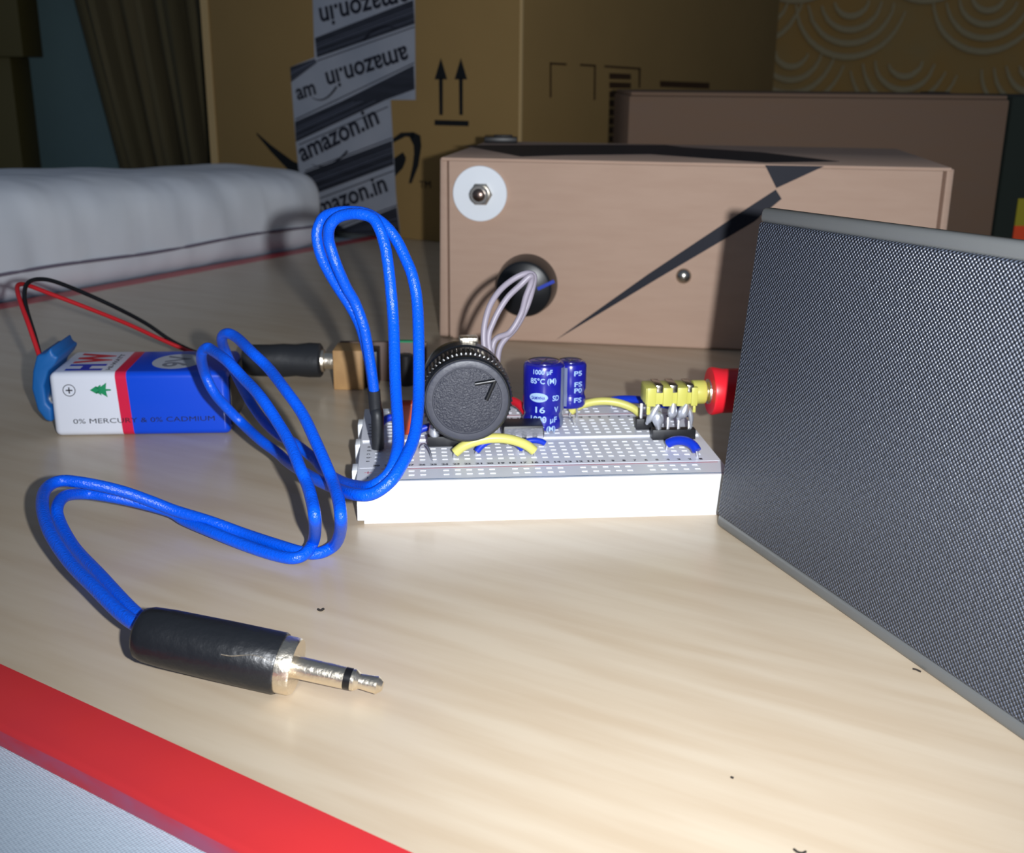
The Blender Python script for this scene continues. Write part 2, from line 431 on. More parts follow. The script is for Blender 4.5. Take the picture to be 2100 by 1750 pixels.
smile(tm, (640,338), (712,310), 14, .5); smile(tm, (640,200), (690,178), 14, .5); smile(tm, (812,58), (745,82), -14, .5)
build('tape_print', tm, M['ink'], t1, world=True, smooth=False)
pale = []
for q in bands[:5]:
    a, b, c, d = q[0], q[1], q[-2], q[-1]
    for t in (.3, .42, .5, .78):
        l0 = (a[0]+(d[0]-a[0])*t, a[1]+(d[1]-a[1])*t); l1 = (b[0]+(c[0]-b[0])*t, b[1]+(c[1]-b[1])*t)
        pale.append([l0, l1, (l1[0], l1[1]+1.6), (l0[0], l0[1]+1.6)])
build('tape_pinstripes', decal(pale, onL, nL, .62), mat('faded_tape_stripe', srgb(84,88,102), .6), t1, world=True, smooth=False)
# large smile arrow, twin arrows, trade mark
sw = []
up_ = [(526,272),(556,298),(600,330),(660,358),(720,362),(780,345),(826,312),(832,322)]
lo_ = [(832,330),(826,345),(795,378),(735,408),(660,402),(598,356),(556,312),(526,276)]
for i in range(7):
    sw.append([up_[i], up_[i+1], lo_[6-i], lo_[7-i]] if i < 6 else [up_[6], up_[7], lo_[0], lo_[1]])
sw2 = [[(798,290),(822,272),(832,280),(806,293)], [(822,272),(848,271),(850,283),(832,280)], [(848,271),(862,278),(848,298),(840,282)], [(862,278),(864,300),(849,315),(848,298)], [(864,300),(858,340),(846,340),(849,315)], [(858,340),(844,376),(838,376),(846,340)]]
arr = []
for cx in (904, 945):
    arr += [[(cx-13,163),(cx,119),(cx+13,163)], [(cx-4,160),(cx+4,160),(cx+4,236),(cx-3,236)]]
arr.append([(891,246),(961,248),(961,259),(891,257)])
pm_ = decal([s for s in sw+sw2+arr], onL, nL, .1, .08)
text_plane(pm_, 'TM', onL(861,386), onL(884,386), nL, off=.35)
build('front_print', pm_, M['ink2'], ship, world=True, smooth=False)
rp_ = [[(1128,128),(1162,130),(1162,134),(1128,132)], [(1128,128),(1131,128),(1131,200),(1128,200)], [(1190,131),(1222,133),(1222,137),(1190,135)], [(1219,133),(1222,133),(1221,205),(1218,205)],
       [(1240,134),(1314,139),(1314,143),(1240,138)], [(1310,139),(1314,139),(1313,180),(1310,180)]]
for k in range(8): rp_.append([(1250,150+k*18.5),(1294,152+k*18),(1294,163+k*18),(1250,162+k*18.5)])
rp_.append([(1354,166),(1455,170),(1455,182),(1354,178)])
rp_.append([(995,280),(1060,280),(1060,284),(995,284)]) if 0 else None
build('side_print', decal([q for q in rp_ if q], onR, nR, .3), M['inkbr'], ship, world=True, smooth=False)

# ================================================================== brown box at the right back, dark case beside it
bx = thing('cardboard_box', 'dim brown cardboard box standing behind the box with the black stripe', 'box', (137, 525, 0))
y0 = 525
bl_ = on_plane(1290, 196, Vector((0,y0,0)), Vector((0,1,0))); br_ = on_plane(2068, 202, Vector((0,y0,0)), Vector((0,1,0))); bb_ = on_plane(2040, 560, Vector((0,y0,0)), Vector((0,1,0)))
xl, xr, zt = bl_.x, br_.x+1, bl_.z
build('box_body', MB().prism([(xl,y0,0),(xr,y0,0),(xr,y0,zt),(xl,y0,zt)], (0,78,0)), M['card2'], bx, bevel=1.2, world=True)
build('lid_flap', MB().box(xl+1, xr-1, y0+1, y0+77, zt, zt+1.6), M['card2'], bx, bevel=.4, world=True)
build('print_mark', MB().box(xr-14, xr-3, y0+66, y0+77.4, zt+1.6, zt+2.1), M['ink2'], bx, world=True)
dk = thing('storage_case', 'dark green case at the right edge with an orange and yellow patch', 'case', (xr+25, 530, 0))
build('case_body', MB().box(xr+2.5, xr+60, 529, 600, -3.4 if 0 else 0, 85.5), M['grn_dark'], dk, bevel=1.5, world=True)
build('orange_patch', MB().box(xr+11.5, xr+40, 528.3, 529.1, 14, 27.5), M['amber'], dk, world=True)
build('yellow_patch', MB().box(xr+11.5, xr+40, 528.3, 529.1, 27.5, 40), M['ochre'], dk, world=True)

# ================================================================== light cardboard enclosure with knob, washer, screw
p0 = on_z(915, 695); p1 = on_z(1484, 719)
fd = (p1-p0).normalized(); fn = Vector((fd.y, -fd.x, 0)); bk = -fn
def onF(u, v, off=0.0): return on_plane(u, v, p0+fn*off, fn)
EH = 64.0; xa = (onF(920,330)-p0).dot(fd); xb = (onF(1935,350)-p0).dot(fd)
def E_(a, dpt, z): return p0 + fd*a + bk*dpt + Vector((0,0,z))
enc = thing('cardboard_enclosure', 'light brown cardboard enclosure with a washer, black dial and black diagonal stripe', 'box', tuple(E_((xa+xb)/2, 50, 0)))
build('box_body', MB().prism([E_(xa+.6,.8,0), E_(xb-.6,.8,0), E_(xb-.6,.8,EH-.4), E_(xa+.6,.8,EH-.4)], bk*102), M['card'], enc, bevel=.8, world=True)
build('front_panel', MB().prism([E_(xa,0,.8), E_(xb,0,.8), E_(xb,0,EH-.2), E_(xa,0,EH-.2)], bk*.78), M['card'], enc, bevel=.3, world=True)
build('side_flap', MB().prism([E_(xa-4.4,2.6,.3), E_(xa-.9,1.4,.3), E_(xa-.9,1.4,EH+.4), E_(xa-3.6,2.6,EH+.6)], bk*98), M['card'], enc, bevel=.5, world=True)
build('side_flap', MB().prism([E_(xb+1.4,1.2,.3), E_(xb+4,2.2,.3), E_(xb+4,2.2,EH+.4), E_(xb+1.4,1.2,EH+.4)], bk*98), M['card'], enc, bevel=.5, world=True)
build('lid', MB().prism([E_(xa-3,1.2,EH-.4), E_(xb+3,1.2,EH-.4), E_(xb+3,1.2,EH+.9), E_(xa-3,1.2,EH+.9)], bk*100), M['card'], enc, bevel=.5, world=True)
fp = [[(1139,698),(1330,562),(1348,572)], [(1330,562),(1528,430),(1546,455),(1348,572)], [(1528,430),(1591,389),(1603,408),(1546,455)], [(1569,339),(1690,341),(1592,386)]]
build('printed_stripe', decal(fp, onF, fn, .12, .1), M['ink'], enc, world=True, smooth=False)
zz = EH+1.0
tp = [[(950,298),(1160,297),(1160,318),(1069,321)], [(1160,297),(1364,297),(1334,316),(1160,318)], [(1364,297),(1403,302),(1570,333),(1334,316)], [(1403,302),(1560,312),(1722,331),(1570,333)]]
mb = MB()
for q in tp: mb.prism([on_z(u, v, zz) for u, v in q], (0,0,-.08))
build('printed_stripe', mb, M['ink'], enc, world=True, smooth=False)
# washer + nut + bolt
wc = onF(985, 397)
ws = build('washer', MB().lathe([(0,9.6),(1.1,9.6),(1.3,9.4)], wc, fn, 56), M['white_paint'], enc, world=True, angle=30)
build('hex_nut', MB().lathe([(1.3,4.1),(3.4,4.1),(3.8,3.7)], wc+fd*.6, fn, 6), M['steel'], ws, world=True, angle=20)
build('threaded_bush', MB().lathe([(1.3,3.3),(5.6,3.3),(5.8,3.1),(5.8,2.2),(4.0,2.0)], wc+fd*.4, fn, 32), M['steel'], ws, world=True, angle=30)
build('bolt_core', MB().lathe([(1.3,2.1),(6.2,2.1),(6.7,1.5),(6.9,.4)], wc+fd*.6, fn, 24), mat('bronze_core', srgb(150,130,120), .3, metal=1), ws, world=True)
# dial knob
kc = onF(1079, 583) ; kc = kc + fd*.4
def flute(n, a): return lambda k, i, an: 1 + a*math.sin(n*an) if k in (1, 2) else 1
kn = build('dial_knob', MB().lathe([(0,10.9),(.8,10.9),(8,10.2),(9.6,9.7),(10.2,8.8),(10.3,.5)], kc, fn, 72), M['knob'], enc, world=True, angle=35)
kf = kc + fn*10.35
def onK(u, v): return on_plane(u, v, kf, fn)
build('pointer_line', MB().prism([onK(1101,590), onK(1104,596), onK(1138,580), onK(1135,574)], -fn*.2), M['bluemark'], kn, world=True)
sc = onF(1402, 566)
build('screw_head', MB().lathe([(0,2.7),(.6,2.7),(1.5,2.3),(2.1,1.4),(2.3,.3)], sc, fn, 28), M['steel'], enc, world=True)

bp_ = on_z(1027, 292, EH+1.05)
tag(build('clip', MB().box(bp_.x-7, bp_.x+7, bp_.y-3, bp_.y+3, EH+1.0, EH+3.4).box(bp_.x-3, bp_.x+5, bp_.y-2, bp_.y+2, EH+3.3, EH+4.2), M['dark'], bevel=.4), 'small flat black clip lying at the back of the enclosure lid', 'clip')

# ================================================================== speaker
B0 = on_z(1467, 1079); B1 = on_z(2100, 1527); sd = (B1-B0).normalized(); sn = Vector((-sd.y, sd.x, 0))   # sn points away from the viewer
TLp = B0 + sn*5.4 + Vector((0,0,68.3))
nf = (sd.cross(TLp-B0)).normalized()
if nf.dot(O-B0) < 0: nf = -nf
TRp = on_plane(2100, 494, B0, nf)
td = (TRp-TLp).normalized()
EXT = 62
spk = thing('speaker', 'dark grey speaker with a woven front grille at the right, cropped by the frame', 'speaker', tuple(B0+sn*18+sd*60))
BR = B0 + sd*(88.5+EXT); TR = TLp + td*((TRp-TLp).length+EXT*.95)
front = [B0, BR, TR, TLp]
inn = -nf
cf = [p+inn*1.2+Vector((0,0,.25 if i < 2 else -1.2)) for i, p in enumerate(front)]
cbk = [p+sn*38-Vector((0,0,0 if i < 2 else 24)) for i, p in enumerate(cf)]
cab = MB().add(cf+cbk, [(0,1,2,3),(7,6,5,4),(0,4,5,1),(1,5,6,2),(2,6,7,3),(3,7,4,0)])
build('cabinet', cab, M['speakerside'], spk, bevel=.8, world=True)
upv = (TLp-B0).normalized()
def strip(a, b, w, up, t0=0, dep=4.2):
    return MB().prism([a, b, b+up*w, a+up*w], inn*dep)
build('bottom_frame', strip(B0+Vector((0,0,.05)), BR+Vector((0,0,.05)), 3.1, upv), M['speaker'], spk, bevel=1.1, seg=4, world=True)
build('top_frame', strip(TLp-upv*3.1, TR-upv*3.1, 3.1, upv, dep=3.6), M['speaker'], spk, bevel=1.0, seg=4, world=True)
# grille: built flat in its own frame (x along the base, z up) so the weave follows it
gx = sd; gz = upv; gy = gz.cross(gx)
R3 = Matrix((gx, gy, gz)).transposed().to_4x4()
g0 = B0 + upv*2.75 - inn*.35
cornersw = [g0+sd*.4, BR+upv*2.75-inn*.35, TR-upv*2.85-inn*.35, TLp-upv*2.85-inn*.35+sd*.4]
gb = MB().prism([R3.inverted() @ (p-g0) for p in cornersw], R3.inverted().to_3x3() @ (inn*1.9))
gr = build('grille', gb, M['grille'], spk, bevel=.7, seg=3)
gr.location = g0*S; gr.rotation_euler = R3.to_euler(); gr.matrix_parent_inverse = root_m(spk).inverted()

# ================================================================== breadboard
BC = Vector((5.1, 255.8, 0)); BY = .095
cb_, sb_ = math.cos(BY), math.sin(BY)
def bw(x, y, z=0): return Vector((BC.x+x*cb_-y*sb_, BC.y+x*sb_+y*cb_, z))
bb = thing('breadboard', 'white solderless breadboard with printed red and blue rails, carrying the circuit', 'breadboard', tuple(BC), BY)
TZ = 9.7
colx = [(i-14.5)*2.54 for i in range(30)]
rows = [-13.97+2.54*i for i in range(5)] + [3.81+2.54*i for i in range(5)]
rails = [-23.9, -21.3, 21.3, 23.9]
hs = .62
xb = sorted([-41.0, 41.0] + [x+s for x in colx for s in (-hs, hs)])
yb = sorted([-27.3, 27.3, -18.55, -18.3, 18.3, 18.55, -1.3, 1.3] + [y+s for y in rows+rails for s in (-hs, hs)])
def cellh(i, j):
    xm = (xb[i]+xb[i+1])/2; ym = (yb[j]+yb[j+1])/2
    for k, x in enumerate(colx):
        if abs(x-xm) < .1:
            if any(abs(y-ym) < .1 for y in rows): return TZ-.13
            if k % 6 != 5 and any(abs(y-ym) < .1 for y in rails): return TZ-.13
    if abs(ym) < 1.3: return TZ-.45
    if 18.3 < abs(ym) < 18.55: return TZ-.2
    return TZ
top = MB(); hol = MB()
NX, NY = len(xb)-1, len(yb)-1
Hh = [[cellh(i, j) for j in range(NY)] for i in range(NX)]
for i in range(NX):
    for j in range(NY):
        h = Hh[i][j]; x0, x1, y0_, y1 = xb[i], xb[i+1], yb[j], yb[j+1]
        tgt = hol if abs(h-(TZ-.13)) < .01 else top
        tgt.add([(x0,y0_,h),(x1,y0_,h),(x1,y1,h),(x0,y1,h)], [(0,1,2,3)])
        if i+1 < NX and Hh[i+1][j] != h:
            h2 = Hh[i+1][j]; top.add([(x1,y0_,h),(x1,y1,h),(x1,y1,h2),(x1,y0_,h2)], [(0,1,2,3)])
        if j+1 < NY and Hh[i][j+1] != h:
            h2 = Hh[i][j+1]; top.add([(x0,y1,h),(x1,y1,h),(x1,y1,h2),(x0,y1,h2)], [(0,1,2,3)])
def raw(name, mb, m, parent):
    me = bpy.data.meshes.new(name); me.from_pydata([tuple(p*S) for p in mb.v], [], mb.f); me.materials.append(m)
    o = bpy.data.objects.new(name, me); link(o, parent); return o
raw('top_face', top, M['bbtop'], bb)
raw('lit_hole_floors', hol, M['bbhole_lit'], bb)  # plain recess floors, painted whiter as if flash light reached into them
side = MB()
# side walls as a closed tray just under the top face, with end tabs and small side bumps
side.box(-41, 41, -27.3, 27.3, .9, TZ-2.0)
for a in ((-41,41,-27.3,-26.9),(-41,41,26.9,27.3),(-41,-40.6,-27.3,27.3),(40.6,41,-27.3,27.3)):
    side.box(*a, TZ-2.1, TZ-.01)
build('side_walls', side, M['bbside'], bb, smooth=False)
tb = MB()
for yy in (-16, 2, 18): tb.box(-42.4, -40.9, yy-2.4, yy+2.4, 2.0, TZ-.5)
build('end_tabs', tb, M['bbside'], bb, bevel=.3)
build('edge_bump', MB().box(31.0, 33.0, -27.9, -27.2, 3.2, 7.0), M['bbside'], bb, bevel=.3)
build('edge_bump', MB().box(-28.6, -24.6, -27.45, -27.2, 2.0, 6.2), M['bbside'], bb, bevel=.1)
build('foam_pad', MB().box(-39.6, 40.2, -27.0, 27.0, 0, .95), M['foam'], bb, smooth=False)
nm = MB()
for k in range(30):
    s = str(30-k); x = colx[k]
    for yy in (-16.9, 16.9):
        w = .75*len(s)
        text_plane(nm, s, (x-w/2-.15, yy-.5, TZ), (x+w/2-.15, yy-.5, TZ), (0,0,1), size=1.35, bold=.05, off=.02)
for k, ch in enumerate('abcde'):
    text_plane(nm, ch, (-39.3, rows[k]+.4, TZ), (-39.3, rows[k]-.4, TZ), (0,0,1), size=1.5, bold=.03, off=.02)
for k, ch in enumerate('fghij'):
    text_plane(nm, ch, (-39.3, rows[k+5]+.4, TZ), (-39.3, rows[k+5]-.4, TZ), (0,0,1), size=1.5, bold=.03, off=.02)
raw('printed_numbers', nm, M['numink'], bb)
for yy in (-19.3, 19.3): raw('red_rail_line', MB().box(-36, 40, yy-.12, yy+.12, TZ, TZ+.02), M['redline'], bb)
for yy in (-26.3, 26.3): raw('blue_rail_line', MB().box(-36, 40, yy-.15, yy+.15, TZ, TZ+.02), M['blueline'], bb)
raw('plus_sign', MB().box(-39.5, -37.9, -21.5, -21.3, TZ, TZ+.02).box(-38.8, -38.6, -22.2, -20.6, TZ, TZ+.02), M['redline'], bb)
raw('minus_sign', MB().box(-38.8, -38.6, -25.2, -24.0, TZ, TZ+.02), M['blueline'], bb)

def comp(name, label, cat, x, y, group=None):
    return thing(name, label, cat, tuple(bw(x, y, TZ)), BY, group)
# local coordinates of a component: mm from its own base point, board-aligned
def jumper(x0, y0_, x1, y1, peak, r, m, label, lead=1.2, sk=0, group=None, lean=(0, 0), base=.9):
    o = comp('jumper_wire', label, 'wire', x0, y0_)
    dx, dy = x1-x0, y1-y0_
    pts = []
    for i in range(13):
        t = i/12; pts.append((dx*t+lean[0]*4*t*(1-t), dy*t+lean[1]*4*t*(1-t), base + r + (peak-r-base)*(4*t*(1-t))**.8))
    build('insulation', MB().tube(spline(pts, 2), r, 16), m, o, angle=50)
    for q, dx_ in ((pts[0], -.25), (pts[-1], .25)):
        build('bare_lead', MB().tube([(q[0], q[1], q[2]), (q[0]+dx_, q[1], .4), (q[0]+dx_, q[1], -.6)], .3, 8), M['tin'], o)
    return o
jumper(-19.3, -13.0, -1.2, -12.8, 4.6, 1.12, M['jump_yel'], 'short yellow wire arched in front of the large knob', base=.2)
jumper(-14.2, -10.8, -3.6, -10.0, 3.6, .75, M['jump_blue'], 'short blue wire arched beneath the yellow one by the knob', base=.1)
jumper(-3.6, -6.7, 2.0, -6.2, 1.75, .7, M['jump_blue'], 'short blue wire lying along the front pins of the chip', base=.2)
jumper(11.6, 17.6, 29.0, 14.5, 4.4, 1.0, M['jump_yel'], 'yellow wire between the capacitors and the black header', base=.3)
jumper(23.8, 25.2, 41.0, 12.0, 3.4, 1.0, M['jump_blue'], 'blue wire running behind the yellow socket to the far rail')
jumper(30.6, -10.0, 36.0, -15.6, 2.9, 1.1, M['jump_blue'], 'stubby blue wire in front of the right-hand header', base=.4, lean=(.6, .2))
jumper(-6.5, 27.0-4, 0.2, 13.2, 4.2, 1.1, M['jump_red'], 'red wire emerging from behind the knob toward the chip', base=.4)
jumper(-27.5, 3.8, -16.3, 4.2, 2.6, .9, M['jump_blue'], 'blue wire lying behind the solder joints of the knob', base=.3)
jumper(-36.2, 11.4, -30.4, 11.0, 2.6, .9, M['jump_blue'], 'dark blue wire behind the black sleeved cable ends', base=.3)
wl_ = comp('bare_wire', 'thin bare wire loop standing just left of the knob header', 'wire', -27.2, -8.0)
build('lead', MB().tube(spline([(0,0,-.4),(.2,-.1,1.2),(1.2,-2.2,2.6),(2.2,-4.6,1.8),(2.7,-6.4,-.3)], 6), .2, 8), M['tin'], wl_)

# --- potentiometer with the big knob
pot = comp('potentiometer', 'large black fluted knob on a potentiometer plugged into the breadboard', 'knob', -17.5, -3.8)
kz = 14.5; kx = .95
build('pin_header', MB().box(-7.9, 4.9, -1.25, 1.25, .1, 2.55), M['header'], pot, bevel=.12)
hp = MB()
for i in range(5): hp.box(-6.9+i*2.54-.3, -6.9+i*2.54+.3, -.3, .3, -.5, .2)
build('header_pin', hp, M['tin'], pot)
for i, px_ in enumerate((-6.2, -1.4, 3.6)):
    b = MB().lathe([(0,1.1),(1.2,1.35),(2.4,1.15),(4.4,.75),(6.2,.55)], (px_, -.2, 2.5), (0,0,1), 16)
    build('solder_joint', b, M['solder'], pot)
    build('terminal', MB().prism([(px_-.9,.2,3.2),(px_+.9,.2,3.2),(px_+.9,4.6,6),(px_-.9,4.6,6)], (0,0,.5)), M['steel'], pot, bevel=.15)
build('body', MB().lathe([(0,8.3),(.4,8.5),(5.0,8.5),(5.4,8.2)], (kx-.9, 4.6, kz), (0,1,0), 48).box(kx-7, kx+5.6, 4.5, 5.4, 3.5, kz), M['steel'], pot, angle=35)
nfl = 60
def fl(k, i, an): return 1 + (.028 if (i % 4) < 2 else -.018) if k in (5, 6) else 1
kp = [(-4.2,8.8),(-3.8,9.7),(.6,9.9),(.9,9.6),(4.4,9.95),(4.9,10.05),(9.9,10.05),(10.0,9.8),(10.4,9.95),(11.6,9.8),(12.0,9.4)]
kb = build('knob', MB().lathe(kp, (kx-.1, 0.0, kz), (0,-1,0), 240, mod=fl), M['knob'], pot, angle=28)
face = [(11.9,9.3),(12.35,9.1),(12.45,8.9),(12.45,7.75),(12.2,7.6),(12.2,7.0)]
build('ring', MB().lathe(face, (kx-.1, 0.0, kz), (0,-1,0), 96), M['knobring'], kb, angle=30)
build('face_disc', MB().lathe([(12.1,7.45),(12.42,7.4),(12.55,7.0),(12.62,3),(12.63,.1)], (kx-.1, 0.0, kz), (0,-1,0), 96), M['knobface'], kb, angle=50)
ar = MB()
yk = -12.66
pa, pb, pc = (1.6, 3.9), (6.0, 4.6), (4.1, .2)
for a, b in ((pa, pb), (pb, pc)):
    ar.tube([(kx+a[0], yk, kz+a[1]), (kx+b[0], yk, kz+b[1])], .5, 10)
build('pointer_mark', ar, M['knob'], kb)
# metal tab seen over the top of the knob
build('metal_clip', MB().box(kx-1.0, kx+3.4, 4.3, 8.2, kz+9.0, kz+10.3), M['chrome'], pot, bevel=.3)

# --- chip
ic = comp('chip', 'small black eight-pin chip straddling the centre groove of the breadboard', 'chip', -2.6, 0)
build('body', MB().prism([(-4.7,-3.1,1.0),(4.7,-3.1,1.0),(4.9,-3.3,2.5),(4.6,-2.9,4.2),(-4.6,-2.9,4.2),(-4.9,-3.3,2.5)], (0,6.2,0)), M['icblk'], ic, bevel=.15)
build('body_side', MB().prism([(-4.55,-3.12,1.3),(4.5,-3.12,1.3),(4.6,-3.25,2.5),(4.4,-3.05,3.6),(-4.4,-3.05,3.6),(-4.6,-3.25,2.5)], (0,.2,0)), M['icside'], ic)
for s in (-1, 1):
    for i in range(4):
        x = (i-1.5)*2.54
        pin = MB().box(x-.7, x+.7, *sorted((s*3.0, s*4.0)), 2.0, 2.35).box(x-.7, x+.7, *sorted((s*3.7, s*4.0)), .6, 2.3).box(x-.28, x+.28, *sorted((s*3.7, s*4.0)), -.8, .8)
        build('pin', pin, M['tin'], ic, smooth=False)

# --- electrolytic capacitors
def cyl_text(mb, txt, R, z, deg0, size, xs=1.0, bold=0.0, width=None):
    vs, fs, w = text_mb(txt, bold)
    k = (width/w) if width else size*xs
    out = []
    for v in vs:
        an = math.radians(deg0) + (v.x*k)/R
        out.append((R*math.sin(an), -R*math.cos(an), z+v.y*size))
    return mb.add(out, fs)
def capacitor(label, x, y, R, h, lift, z_rot, texts, stripe_deg):
    o = comp('capacitor', label, 'capacitor', x, y)
    o.rotation_euler = (0, 0, BY + z_rot)
    pr_ = [(lift,R-.9),(lift+.2,R-.4),(lift+.9,R),(lift+2.4,R),(lift+3.2,R-.35),(lift+4.0,R-.4),(lift+4.8,R),(lift+h-1.0,R),(lift+h-.4,R-.25),(lift+h-.1,R-.9),(lift+h,R-1.3)]
    sl = build('sleeve', MB().lathe(pr_, (0,0,0), (0,0,1), 56), M['capblue'], o, angle=40)
    build('can_top', MB().lathe([(lift+h-.3,R-1.1),(lift+h+.12,R-1.0),(lift+h-.1,R-1.7),(lift+h-.1,.2)], (0,0,0), (0,0,1), 48), M['captop'], o)
    vt = MB()
    for a in (0, 60, 120):
        ca, sa = math.cos(math.radians(a+15)), math.sin(math.radians(a+15))
        vt.tube([(-(R-2)*ca, -(R-2)*sa, lift+h), ((R-2)*ca, (R-2)*sa, lift+h)], .14, 6)
    build('vent_score', vt, M['steel'], o)
    st = MB(); n = 8; vs = []; fs = []
    for j, (zz_, rr) in enumerate([(a, b+.05) for a, b in pr_[2:8]]):
        for i in range(n+1):
            an = math.radians(stripe_deg) + (i/n)*1.1/1
            vs.append((rr*math.sin(an), -rr*math.cos(an), zz_))
    for j in range(5):
        for i in range(n): fs.append((j*(n+1)+i, j*(n+1)+i+1, (j+1)*(n+1)+i+1, (j+1)*(n+1)+i))
    st.add(vs, fs); build('stripe', st, M['capstripe'], sl)
    tm_ = MB()
    for t in texts: cyl_text(tm_, t[0], R+.06, lift+t[1], t[2], t[3], bold=.02, width=t[4])
    raw('printed_text', tm_, M['captext'], sl)
    lds = MB()
    for s in (-1, 1): lds.tube([(s*1.9, 0, lift+.3), (s*1.9, 0, -.7)], .3, 8)
    build('lead', lds, M['tin'], o)
    return o, sl
c1, s1 = capacitor('taller blue capacitor printed 16 V 1000 µF behind the chip', 3.4, 9.0, 5.0, 16.6, .3, -.12,
    [('1000 µF', 14.5, -30, 1.6, 4.8), ('85°C (M)', 12.2, -38, 1.8, 6.6), ('SD', 7.8, 26, 1.9, 1.9), ('16', 4.9, -22, 2.1, 2.4), ('V', 4.9, 32, 1.9, 1.2), ('1000', 2.4, -36, 2.3, 4.0), ('µF', 2.4, 20, 1.9, 1.9), ('85°C (M)', .2, -38, 1.8, 6.6)], 56)
# maker's oval
ov = MB(); vs = []; fs = []; R_ = 5.07; n = 40
vs.append((R_*math.sin(math.radians(-14)), -R_*math.cos(math.radians(-14)), .3+8.7))
for k in range(n):
    a = 2*PI*k/n; an = math.radians(-14) + 2.35*math.cos(a)/R_
    vs.append((R_*math.sin(an), -R_*math.cos(an), .3+8.7+1.15*math.sin(a)))
for k in range(n): fs.append((0, k+1, (k+1) % n+1))
# fan kept close to the cylinder by rings
ov = MB(); vs = []; fs = []
for rg in range(1, 7):
    for k in range(n):
        a = 2*PI*k/n; an = math.radians(-14) + 2.35*rg/6*math.cos(a)/R_
        vs.append((R_*math.sin(an), -R_*math.cos(an), .3+8.7+1.15*rg/6*math.sin(a)))
for rg in range(5):
    for k in range(n): fs.append((rg*n+k, rg*n+(k+1) % n, (rg+1)*n+(k+1) % n, (rg+1)*n+k))
fs.append(tuple(range(n)))
ov.add(vs, fs); raw('logo_oval', ov, M['captext'], s1)
lg = MB(); cyl_text(lg, 'SAMWHA', 5.12, .3+8.2, -34, 1.15, bold=.03, width=3.5); raw('logo_text', lg, M['capblue'], s1)
c2, s2 = capacitor('narrower blue capacitor raised on its leads, partly hidden behind the taller one', 11.0, 16.0, 4.0, 11.8, 3.4, -.12,
    [('P5', 8.8, 12, 1.7, 2.2), ('FS', 6.0, 14, 1.7, 2.2), ('P0', 4.4, 14, 1.7, 2.2), ('FS', 1.9, 14, 1.7, 2.2)], -75)
wl2 = comp('bare_wire', 'thin bare lead bending over beside the taller blue capacitor', 'wire', 9.0, 11.0)
build('lead', MB().tube(spline([(-1.0,1,.6),(.5,.6,1.6),(1.9,-.4,1.4),(2.7,-1.6,-.3)], 6), .22, 8), M['tin'], wl2)

# --- orange capacitor behind the cable
oc = comp('ceramic_capacitor', 'flat orange capacitor standing behind the looping blue cable', 'capacitor', -29.8, 3.81)
build('body', MB().box(-3.2, 2.6, -1.3, 1.3, .5, 9.0), M['orange'], oc, bevel=1.0, seg=3)
ol = MB().tube([(-1.6,0,.8),(-1.6,0,-.7)], .28, 8).tube([(1.6,0,.8),(1.6,0,-.7)], .28, 8)
build('lead', ol, M['tin'], oc)

# --- yellow audio socket on pin headers
sk = comp('audio_socket', 'yellow audio socket soldered onto two black pin headers', 'socket', 33, 0)
build('pin_header', MB().box(-4.6, 5.9, -3.2, -.7, .1, 2.6), M['header'], sk, bevel=.12)
build('pin_header', MB().box(-6.9, -1.6, 4.9, 7.4, .1, 2.9), M['header'], sk, bevel=.12)
by0, by1 = -2.8, 3.4
bd = MB().box(-6.6, 5.6, by0, by1, 8.9, 12.9)
for a, b in ((-6.4, -4.2), (-2.5, -.2), (.9, 3.3), (4.3, 5.9)): bd.box(a, b, by0-.45, by1+.3, 8.5, 13.05)
bd.box(-6.3, -5.4, by0-.3, by0+.6, 6.4, 8.5).box(4.9, 5.6, by0-.3, by0+.6, 6.8, 8.5)
bd.lathe([(0,2.9),(3.0,2.9),(3.3,2.6)], (5.2, .2, 11.0), (1,0,0), 32)
build('body', bd, M['sockyel'], sk, bevel=.25, angle=30)
for a, b in ((-4.3, -2.5), (-.9, 1.0), (3.2, 4.9)):
    build('contact_spring', MB().box(a, b, by0-.15, by1, 13.2, 13.6).box(a+.2, b-.1, by0-.35, by0, 11.8, 13.5), M['steel'], sk, bevel=.15)
def leg(pts, r, prof=None): return MB().tube(spline(pts, 5), r, 12, prof=prof)
bulge = lambda t: .6+.75*math.sin(PI*min(1, t*1.1))
build('solder_joint', leg([(-3.4,-2.9,8.9),(-4.4,-2.7,7.2),(-5.2,-2,5.2),(-5.4,0,3.4)], .75, bulge), M['solder'], sk)
build('solder_joint', leg([(-4.2,-2.0,7.0),(-3.4,-2.2,5.4),(-3.0,-2.1,2.5)], 1.15, bulge), M['solder'], sk)
build('solder_joint', leg([(.1,-2.9,9.2),(0,-2.7,6.8),(-.3,-2.2,5.0)], .85, bulge), M['solder'], sk)
build('solder_joint', leg([(3.4,-2.9,9.0),(2.6,-2.7,6.8),(1.6,-2.3,5.0)], 1.0, bulge), M['solder'], sk)
build('solder_joint', leg([(3.6,-2.8,8.6),(4.6,-2.5,6.0),(4.9,-2,2.5)], .5, bulge), M['solder'], sk)
for px_, py_, pz in ((-3.2,-1.95,4.5),(-.7,-1.95,5.4),(1.9,-1.95,5.4),(4.5,-1.95,4.5),(-5.6,6.15,6.6),(-2.9,6.15,6)):
    build('pin', MB().box(px_-.32, px_+.32, py_-.32, py_+.32, -.6, pz), M['tin'], sk, bevel=.05)

